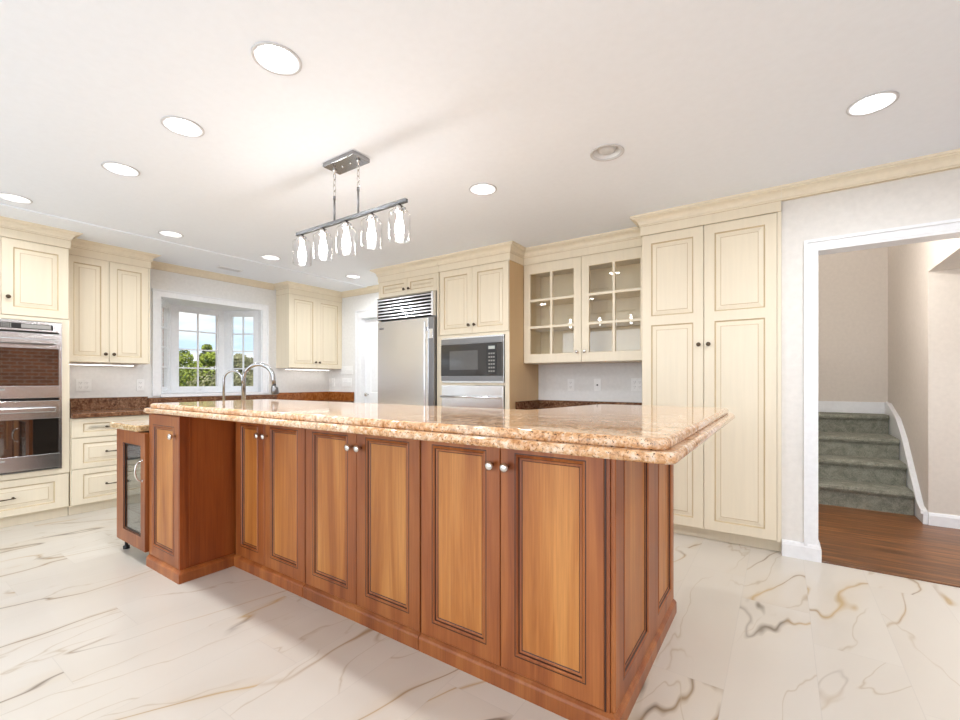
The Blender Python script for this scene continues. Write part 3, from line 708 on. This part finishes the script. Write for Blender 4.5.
# ================================================================== ISLAND
CH = ('cherry', 'cherryglaze', 'cherryfield')
YI = 1.45; ZT = .973; ZB = .055
def plinth(bm, path):
    sweep(bm, path, [(0, 0), (.030, 0), (.030, .052), (.024, .060), (.018, .064), (.010, .070), (0, .070)])
def cherry_door(t, x, z, w, h, kx, name='door'):
    return raised_door(t, x, z, w, h, (kx, h-.116) if kx else None, .062, mats=CH, prof=CHERRY, field=2, hard='nickel', name=name, ks=1.2)
units = [(-2.875, -2.142, .328, 'cherry two-door island cabinet in the corner by the projecting end'), (-2.138, -1.308, None, 'cherry two-door island cabinet in the middle of the long front'), (-1.304, -.488, None, 'cherry two-door island cabinet at the near right corner')]
for i, (x0, x1, w1, lab) in enumerate(units):
    t = thing('island_cabinet', lab, 'cabinet', (x0, YI, 0)); w = x1-x0; last = i == 2
    bm = B(); box(bm, 0, w, .021, .46, .0, ZT-.001); box(bm, 0, w, .46, .96, .0, ZT-.001 if last else .845)
    if last: box(bm, w, w+.016, .004, .96, 0, ZT-.001)
    link('carcass', bm, 'cherry', t)
    if last:
        gb = B(); box(gb, w-.001, w+.004, .0005, .0205, .07, ZT-.001); link('corner_groove', gb, 'cherryglaze', t)  # dark strip standing in for the groove at the corner
    wl = w1 or (w-.007)/2; wr = w-.007-wl; hh = ZT-.012-.072
    cherry_door(t, .002, .072, wl, hh, wl-.032); cherry_door(t, .005+wl, .072, wr, hh, .032)
    bm = B()
    if last: plinth(bm, [(0, .016), (w+.016, .016), (w+.016, .96)])
    else: plinth(bm, [(0, .016), (w, .016)])
    link('plinth', bm, 'cherry', t)
    if last:
        fr = front(.945, hh+.008, [(.085, .435, .06, hh-.05), (.60, .885, .06, hh-.05)], CHERRY, .016, 2)
        bmesh.ops.rotate(fr, verts=fr.verts[:], cent=(0, 0, 0), matrix=Matrix.Rotation(PI/2, 3, 'Z'))
        e = link('end_panel', fr, CH, t, (w+.033, .012, .070))
# projecting end cabinet
t = thing('island_cabinet', 'narrow cherry cabinet projecting at the left end of the island', 'cabinet', (-3.330, 1.14, 0)); w = .435
bm = B(); box(bm, 0, w-.004, .021, .77, 0, ZT-.001); box(bm, 0, w-.004, .77, 1.27, 0, .700); box(bm, -.49, 0, .56, 1.27, 0, .700); box(bm, -.49, -.47, .56, 1.27, .70, .845); box(bm, -.47, w-.004, 1.25, 1.27, .70, .845); link('carcass', bm, 'cherry', t)
bm = B(); box(bm, w-.0038, w, .021, .318, .06, ZT-.001); box(bm, w, w+.006, .0, .032, .07, ZT-.001); box(bm, w, w+.004, .055, .061, .07, ZT-.001); link('side_panel', bm, 'cherryside', t)
cherry_door(t, .002, .072, w-.008, ZT-.012-.072, w-.055)
bm = B(); plinth(bm, [(0, .016), (w, .016), (w, .312)]); link('plinth', bm, 'cherry', t)
# filler column behind the corner so the two runs join
# --- bar top (two stacked slabs with eased edges)
def slab(bm, pts, z0, z1, r=.012):
    prism(bm, pts, z0, z1)
def arc(cx, cy, r, a0, a1, n=6): return [(cx+r*math.cos(math.radians(a0+(a1-a0)*i/n)), cy+r*math.sin(math.radians(a0+(a1-a0)*i/n))) for i in range(n+1)]
def outline(d):
    """bar top outline inset by d, counter-clockwise"""
    xl, xr, yf, yb, yn = -3.322+d, -.203-d, 1.100+d, 2.665-d, 1.945-d; r = .03
    p = arc(xl+r, yf+r, r, 180, 270) + arc(xr-r, yf+r, r, 270, 360) + arc(xr-r, yb-r, r, 0, 90)
    # S-curve at the back, from deep (right) to narrow (left)
    for i in range(11):
        s = i/10; e = s*s*(3-2*s); p.append((-.90-.14*s+d*.3, yb+(yn-yb)*e))
    p += arc(xl+r, yn-r, r, 90, 180); return p
def ring_slab(levels):
    bm = B(); rows = []
    for d, z in levels: rows.append([bm.verts.new((x, y, z)) for x, y in outline(d)])
    k = len(rows[0])
    for a, b_ in zip(rows, rows[1:]):
        for i in range(k): f = bm.faces.new((a[i], a[(i+1) % k], b_[(i+1) % k], b_[i])); f.smooth = True
    bm.faces.new(rows[0][::-1]); bm.faces.new(rows[-1]); return bm
z = ZT
isl = link('granite_bar_top', ring_slab([(.006, z), (0, z+.006), (0, z+.018), (.004, z+.025), (.010, z+.028)]), 'granite')
tag(isl, 'polished pink and beige granite bar top of the island', 'worktop')
link('upper_layer', ring_slab([(.030, z+.0282), (.026, z+.034), (.026, z+.046), (.030, z+.053), (.036, z+.057)]), 'granite', isl)
# --- lower worktop with prep sink
SX0, SX1, SY0, SY1 = -3.52, -3.05, 2.02, 2.36
bm = B(); zz = (.866, .906)
box(bm, -3.845, -3.378, 1.085, 1.97, .846, .886, 0, .010)
lw = link('granite_worktop', bm, 'tangranite'); tag(lw, 'low tan granite worktop over the beverage cooler', 'worktop')
bm = B(); za, zb = .846, .886
box(bm, -3.845, SX0, 1.972, 2.44, za, zb); box(bm, SX1, -1.305, 1.972, 2.44, za, zb); box(bm, SX0, SX1, 1.972, SY0, za, zb); box(bm, SX0, SX1, SY1, 2.44, za, zb)
lw2 = link('granite_worktop', bm, 'tangranite'); tag(lw2, 'low granite worktop behind the bar top, holding the prep sink', 'worktop')
bm = B(); zb2 = .72; box(bm, SX0, SX1, SY0, SY1, zb2-.006, zb2); box(bm, SX0-.006, SX0, SY0, SY1, zb2, za-.001); box(bm, SX1, SX1+.006, SY0, SY1, zb2, za-.001); box(bm, SX0, SX1, SY0-.006, SY0, zb2, za-.001); box(bm, SX0, SX1, SY1, SY1+.006, zb2, za-.001)
tag(link('sink', bm, 'steel'), 'stainless steel prep sink set in the low island worktop', 'sink')
# --- faucets
cr_ = Vector((math.cos(.599), math.sin(.599), 0))
def gooseneck(name, label, base, ztop, reach, r, drop, head):
    t = thing(name, label, 'faucet', base); z0 = 0; R = reach/2; H = ztop-base[2]
    pts = [(0, 0, .03), (0, 0, H-R-.0)]; pts += [tuple(cr_*(R-R*math.cos(PI*i/16))+Vector((0, 0, H-R+R*math.sin(PI*i/16)))) for i in range(1, 17)]
    e = Vector(pts[-1]); dv = Vector((0, 0, -1))+cr_*.12; pts.append(tuple(e+dv*drop))
    bm = B(); tube(bm, pts, r, 14); link('spout', bm, 'faucetmetal', t)
    bm = B(); lathe(bm, [(r*2.3, 0), (r*2.3, .008), (r*1.7, .014), (r*1.6, .05), (r*1.1, .06)], 20); link('base', bm, 'faucetmetal', t)
    if head:
        p = Vector(pts[-1]); bm = B(); tube(bm, [p, p+dv*.03, p+dv*.07, p+dv*.075], [r*1.2, r*1.7, r*1.8, r*1.2], 14); link('spray_head', bm, 'fixture', t)
        bm = B(); tube(bm, [(0, 0, .06), (.0, -.05, .075), (.0, -.09, .10)], .006, 10); link('lever', bm, 'nickel', t)
    else:
        bm = B(); tube(bm, [(0, 0, .055), (-.03, -.02, .075)], .004, 8); link('lever', bm, 'nickel', t)
gooseneck('kitchen_faucet', 'tall brushed gooseneck faucet with pull-down spray head, on the island', (-3.645, 1.905, .887), 1.307, .245, .0165, .05, True)
gooseneck('filter_tap', 'smaller slim gooseneck tap, left of the big island faucet', (-3.71, 1.78, .887), 1.252, .150, .0095, .03, False)
# --- beverage cooler
wc = thing('beverage_cooler', 'under-counter beverage cooler with wood-framed glass door', 'cooler', (-3.825, 1.12, 0)); w = .488
bm = B(); box(bm, 0, w, .55, .56, .10, .84); box(bm, 0, .012, .03, .55, .10, .84); box(bm, w-.012, w, .03, .55, .10, .84); box(bm, .012, w-.012, .03, .55, .82, .84); box(bm, .012, w-.012, .03, .55, .10, .12)
link('body', bm, 'black', wc)
M['inner'] = plain('cooler_liner', (.62, .66, .66), .3)
bm = B(); box(bm, .0125, .02, .035, .54, .121, .819); box(bm, w-.02, w-.0125, .035, .54, .121, .819); box(bm, .02, w-.02, .535, .549, .121, .819); box(bm, .02, w-.02, .035, .535, .8, .819); box(bm, .02, w-.02, .035, .535, .121, .13); link('liner', bm, 'inner', wc)
d = link('door', front(w, .757, [(.120, w-.066, .087, .745-.073)], glazed=True, t=.028), CH, wc, (0, 0, .082))
bm = B(); box(bm, .123, w-.069, .012, .018, .090, .669); link('pane', bm, 'cooler', d)
bm = B(); box(bm, .1235, .131, .008, .0115, .0905, .6685); box(bm, w-.077, w-.0695, .008, .0115, .0905, .6685); box(bm, .131, w-.077, .008, .0115, .0905, .098); box(bm, .131, w-.077, .008, .0115, .661, .6685); link('gasket', bm, 'black', d)
link('handle', arch_handle_bm(.13, .04), 'nickel', d, (w-.033, 0, .515))
for k, zz in enumerate((.28, .42, .56)):
    bm = B()
    for j in range(9): tube(bm, [(.03+j*(w-.06)/8, .05, zz), (.03+j*(w-.06)/8, .50, zz)], .002, 6)
    tube(bm, [(.025, .05, zz), (w-.025, .05, zz)], .004, 6); tube(bm, [(.025, .50, zz), (w-.025, .50, zz)], .004, 6); link('wire_rack', bm, 'nickel', wc)
bm = B(); box(bm, .03, w-.03, .04, .10, .655, .685, 0, .004); link('control_strip', bm, 'black', wc)
for x in (.035, w-.035):
    for y in (.045, .50):
        bm = B(); lathe(bm, [(.020, 0), (.020, .02), (.010, .024), (.010, .10)], 12, 0, Matrix.Translation((x, y, 0))); link('foot', bm, 'black', wc)

# ================================================================== LIGHT FITTINGS
def recessed(x, y, lab, off=False):
    if not off: can_lamp(x, y, CEIL+.004, P_CAN*(.5 if x < -4.42 and y < 2 else 1.7 if x > 1 else 1), .11)
    t = thing('recessed_light', lab, 'ceiling light', (x, y, CEIL), 0, None)
    bm = B(); lathe(bm, [(.078, .002), (.080, -.001), (.0935, -.0015), (.0935, -.004), (.090, -.006), (.078, -.004), (.0745, .002)], 32, cap=False); link('trim_ring', bm, 'ringgrey', t)
    bm = B(); lathe(bm, [(.0775, -.001), (.070, .015), (.056, .048), (.053, .060)], 32, cap=False); link('baffle', bm, 'baffle', t)
    if off:
        bm = B(); lathe(bm, [(.052, .022), (.046, .010), (.030, .004), (.001, .002)], 24, cap=False); lathe(bm, [(.0525, .022), (.0525, .062)], 24, cap=False); link('eyeball', bm, 'lensoff', t)
    else:
        bm = B(); lathe(bm, [(.0535, .055), (.001, .055)], 24, cap=False); link('lens', bm, 'lens', t)
    bm = B(); lathe(bm, [(.0795, .004), (.0795, .08), (.001, .08)], 24, cap=False); link('housing', bm, 'white', t)
labs = ['lit recessed ceiling light, biggest and nearest one, upper left of the pendant', 'lit recessed ceiling light, second in the left row from the nearest',
        'lit recessed ceiling light, third in the left row from the nearest', 'lit recessed ceiling light right above the oven cabinet at the left edge',
        'lit recessed ceiling light in front of the left wall cabinet', 'lit recessed ceiling light in front of the bay window',
        'lit recessed ceiling light in the far corner left of the refrigerator', 'lit recessed ceiling light right of the pendant, before the microwave tower',
        'unlit grey recessed ceiling light with turned eyeball', 'lit recessed ceiling light at the right, before the pantry and doorway',
        'unseen recessed light added to brighten the open floor right of the island', 'unseen recessed light added to brighten the floor before the hall doorway']
for (x, y, k), lab in zip(LIGHTS, labs): recessed(x, y, lab, k == 'off')
# air vent
bm = B(); x, y = -5.20, 2.56; box(bm, x-.05, x+.05, y-.13, y+.13, CEIL-.018, CEIL-.0105)
v = link('ceiling_vent', bm, 'white'); tag(v, 'small grey slotted air vent in the ceiling above the bay window', 'vent')
bm = B()
for i in range(5): box(bm, x-.04+i*.017, x-.032+i*.017, y-.115, y+.115, CEIL-.020, CEIL-.0181)
link('slats', bm, 'ringgrey', v)
# pendant
pd = thing('pendant_light', 'linear pendant with five glass jar shades over the island', 'pendant light', (-2.11, 1.70, CEIL))
PZ = 2.115-CEIL
bm = B(); box(bm, -.135, .135, -.062, .062, -.026, -.0005, 0, .004); cn = link('canopy', bm, 'faucetmetal', pd)
bm = B()
for s in (-.03, .04): lathe(bm, [(.001, -.034), (.006, -.032), (.006, -.0262)], 12, 0, Matrix.Translation((s, 0, 0)), False)
link('screws', bm, 'nickel', cn)
for k, xs in enumerate((-.106, .106)):
    zc = -.21
    bm = B(); lathe(bm, [(.012, -.026), (.012, -.034), (.004, -.040), (.004, -.052)], 12, 0, Matrix.Translation((xs, 0, 0)))
    for j in range(4):
        c = -.068-j*.034; pts = []
        for i in range(13):
            a = 2*PI*i/12; u, vv = .008*math.cos(a), .021*math.sin(a); pts.append((xs+(u if j % 2 else 0), (0 if j % 2 else u), c+vv))
        tube(bm, pts, .0022, 6, cap=False)
    link('chain', bm, 'nickel', pd)
    bm = B(); tube(bm, [(xs, 0, -.188), (xs, 0, PZ+.006)], .006, 12); tube(bm, [(xs, 0, -.183), (xs, 0, -.205)], .008, 12); link('rod', bm, 'fixture', pd)
bm = B(); box(bm, -.485, .485, -.011, .011, PZ-.008, PZ+.012, 0, .002); link('crossbar', bm, 'darkbar', pd)
for k in range(5):
    x = -.430+k*.2155
    bm = B(); tube(bm, [(x-.05, 0, PZ-.008), (x, 0, PZ-.028), (x+.05, 0, PZ-.008)], .0025, 6) if False else None
    lathe(bm, [(.010, PZ-.008), (.010, PZ-.018), (.024, PZ-.020), (.024, PZ-.052), (.021, PZ-.054)], 20, 0, Matrix.Translation((x, 0, 0)))
    so = link('socket', bm, 'nickel', pd)
    bm = B()
    for a in (0, PI): lathe(bm, [(.004, .022), (.004, .036), (.006, .038), (.006, .042)], 10, 0, Matrix.Translation((x, 0, PZ-.038)) @ Matrix.Rotation(a, 4, 'Z') @ Matrix.Rotation(PI/2, 4, 'Y'))
    link('thumb_screws', bm, 'fixture', so)
    bm = B(); lathe(bm, [(.030, PZ-.028), (.033, PZ-.034), (.036, PZ-.044), (.050, PZ-.050), (.057, PZ-.058), (.058, PZ-.070), (.058, PZ-.190), (.056, PZ-.200), (.054, PZ-.200), (.0555, PZ-.188), (.0555, PZ-.086)], 28, 0, Matrix.Translation((x, 0, 0)), False)
    sh = link('glass_shade', bm, 'jar', pd)
    bm = B(); lathe(bm, [(.012, PZ-.054), (.012, PZ-.072), (.016, PZ-.094), (.024, PZ-.128), (.0255, PZ-.142), (.021, PZ-.160), (.009, PZ-.173), (.001, PZ-.176)], 18, 0, Matrix.Translation((x, 0, 0)), False)
    link('bulb', bm, 'bulb', pd)

# ================================================================== SWITCHES AND OUTLETS
def plate(kind, gangs, lab, loc, rz, group=None):
    t = thing(kind, lab, 'outlet' if kind == 'outlet' else 'switch', loc, rz, group); w = .07+.046*(gangs-1)
    bm = B(); box(bm, -w/2, w/2, -.007, -.0005, -.060, .060, 0, .003); link('plate', bm, 'plate', t)
    for g in range(gangs):
        x = -w/2+.035+g*.046; bm = B()
        if kind == 'outlet':
            for s in (-1, 1): box(bm, x-.016, x+.016, -.0095, -.007, s*.022-.014, s*.022+.014, 0, .002)
            o = link('receptacle', bm, 'plate', t); bm = B()
            for s in (-1, 1):
                box(bm, x-.008, x-.006, -.0102, -.0095, s*.022-.001, s*.022+.009); box(bm, x+.006, x+.008, -.0102, -.0095, s*.022-.001, s*.022+.009); box(bm, x-.002, x+.002, -.0102, -.0095, s*.022-.010, s*.022-.006)
            link('slots', bm, 'slot', o)
        elif kind == 'cable_jack':
            lathe(bm, [(.008, 0), (.008, .004), (.005, .006), (.005, .012)], 14, 0, Matrix.Translation((x, -.007, 0)) @ Matrix.Rotation(PI/2, 4, 'X')); link('jack', bm, 'slot', t)
        else:
            box(bm, x-.016, x+.016, -.0085, -.007, -.033, .033, 0, .001); box(bm, x-.006, x+.006, -.018, -.0085, -.002, .012, 0, .002); link('toggle', bm, 'plate', t)
plate('outlet', 2, 'white double outlet below the wall cabinet, nearer the ovens', (XW, 1.381, 1.13), R90)
plate('outlet', 1, 'white single outlet just left of the bay window', (XW, 1.84, 1.128), R90)
plate('outlet', 1, 'leftmost white outlet below the glass-front cabinet', (-1.758, YW, 1.13), 0)
plate('cable_jack', 1, 'white cable jack plate between two outlets below the glass-front cabinet', (-1.483, YW, 1.131), 0)
plate('outlet', 2, 'white double outlet by the pantry below the glass-front cabinet', (-1.105, YW, 1.135), 0)
plate('switch', 5, 'upper row of white switches left of the small door', (-5.19, YW, 1.325), 0)
plate('switch', 4, 'lower row of white switches left of the small door', (-5.19, YW, 1.15), 0)
plate('switch', 1, 'single white switch in the far wall corner by the window wall', (-5.50, YW, 1.15), 0)

# ================================================================== OUTSIDE
bm = B(); box(bm, -60, -5.75, -30, 50, -1.2, -1.0); g = struct('ground', bm, 'lawn')
bm = B(); box(bm, -7.8, -6.95, 1.2, 2.69, -1.0, 4.0); box(bm, -7.83, -6.92, 1.17, 2.715, 3.9, 4.05); tag(link('brick_chimney', bm, 'brick'), 'red brick exterior wall seen through the left bay pane', 'chimney')
def tree(D, u, ytop, rad, m, lab, seed, low=-.6):
    rnd = random.Random(seed); yaw = .599
    k = (u-480)/443; d = Vector((-math.sin(yaw)+k*math.cos(yaw), math.cos(yaw)+k*math.sin(yaw))); X, Y = d.x*D, d.y*D
    zt = 1.17+(381-ytop)/443*D; t = thing('garden_tree', lab, 'tree', (X, Y, -1.0), 0, 'garden trees and shrubs outside')
    H = zt+1.0; bm = B(); blobs = []
    for i in range(16):
        a = rnd.uniform(0, 2*PI); rr = rad*rnd.uniform(0, .8); zz = rnd.uniform(.25, .86)*H; blobs.append((Vector((rr*math.cos(a), rr*math.sin(a), zz)), rad*rnd.uniform(.28, .45)))
    blobs.append((Vector((0, 0, H-rad*.32)), rad*.3))
    for c, r in blobs:
        for i in range(560):
            v = Vector((rnd.gauss(0, 1), rnd.gauss(0, 1), rnd.gauss(0, 1))).normalized()*r*rnd.uniform(.72, 1.06); p = c+v
            if p.z > H: continue
            n_ = (v.normalized()+Vector((rnd.gauss(0, .5), rnd.gauss(0, .5), rnd.gauss(0, .5)))).normalized(); q = n_.orthogonal().normalized(); s = n_.cross(q); L = rnd.uniform(.028, .06)*(D/14)
            bm.faces.new([bm.verts.new(p+q*L), bm.verts.new(p+s*L*.6), bm.verts.new(p-q*L), bm.verts.new(p-s*L*.6)])
    link('foliage', bm, m, t)
    bm = B(); tube(bm, [(0, 0, 0), (.05, 0, H*.4), (0, .05, H*.8)], [.14, .10, .04], 8)
    for i in range(5):
        a = rnd.uniform(0, 6.28); tube(bm, [(0, 0, H*.3), (rad*.5*math.cos(a), rad*.5*math.sin(a), H*rnd.uniform(.55, .8))], [.06, .02], 6)
    link('trunk', bm, 'bark', t)
for i, (D, u, yt, rad, m, lab) in enumerate([
    (16, 184, 350, .95, 'leafa', 'tall leafy tree seen in the left half of the centre bay window'), (17, 207, 344, .55, 'leafa', 'tree with the highest top seen in the centre bay window'),
    (15, 213, 351, .85, 'leafa', 'round leafy tree at the right side of the centre bay window'), (11, 186, 367, .9, 'leafa', 'low bright green shrub at the lower left of the centre window'),
    (11, 206, 366, .9, 'leafa', 'low bright green shrub at the lower right of the centre window'), (16, 240, 353, .8, 'leafb', 'greyish tree at the left of the right bay pane'),
    (15, 250, 357, .8, 'leafb', 'greyish tree at the right of the right bay pane'), (11, 228, 370, .9, 'leafb', 'shrub seen low between the centre and right bay windows'),
    (14, 196, 361, .8, 'leafa', 'smaller tree in the dip between the two taller centre-window trees'), (11, 252, 372, .9, 'leafb', 'low greyish shrub under the right bay pane'), (12, 168, 362, .8, 'leafa', 'shrub hidden mostly behind the left frame of the centre window')]):
    tree(D, u, yt, rad, m, lab, 100+i)
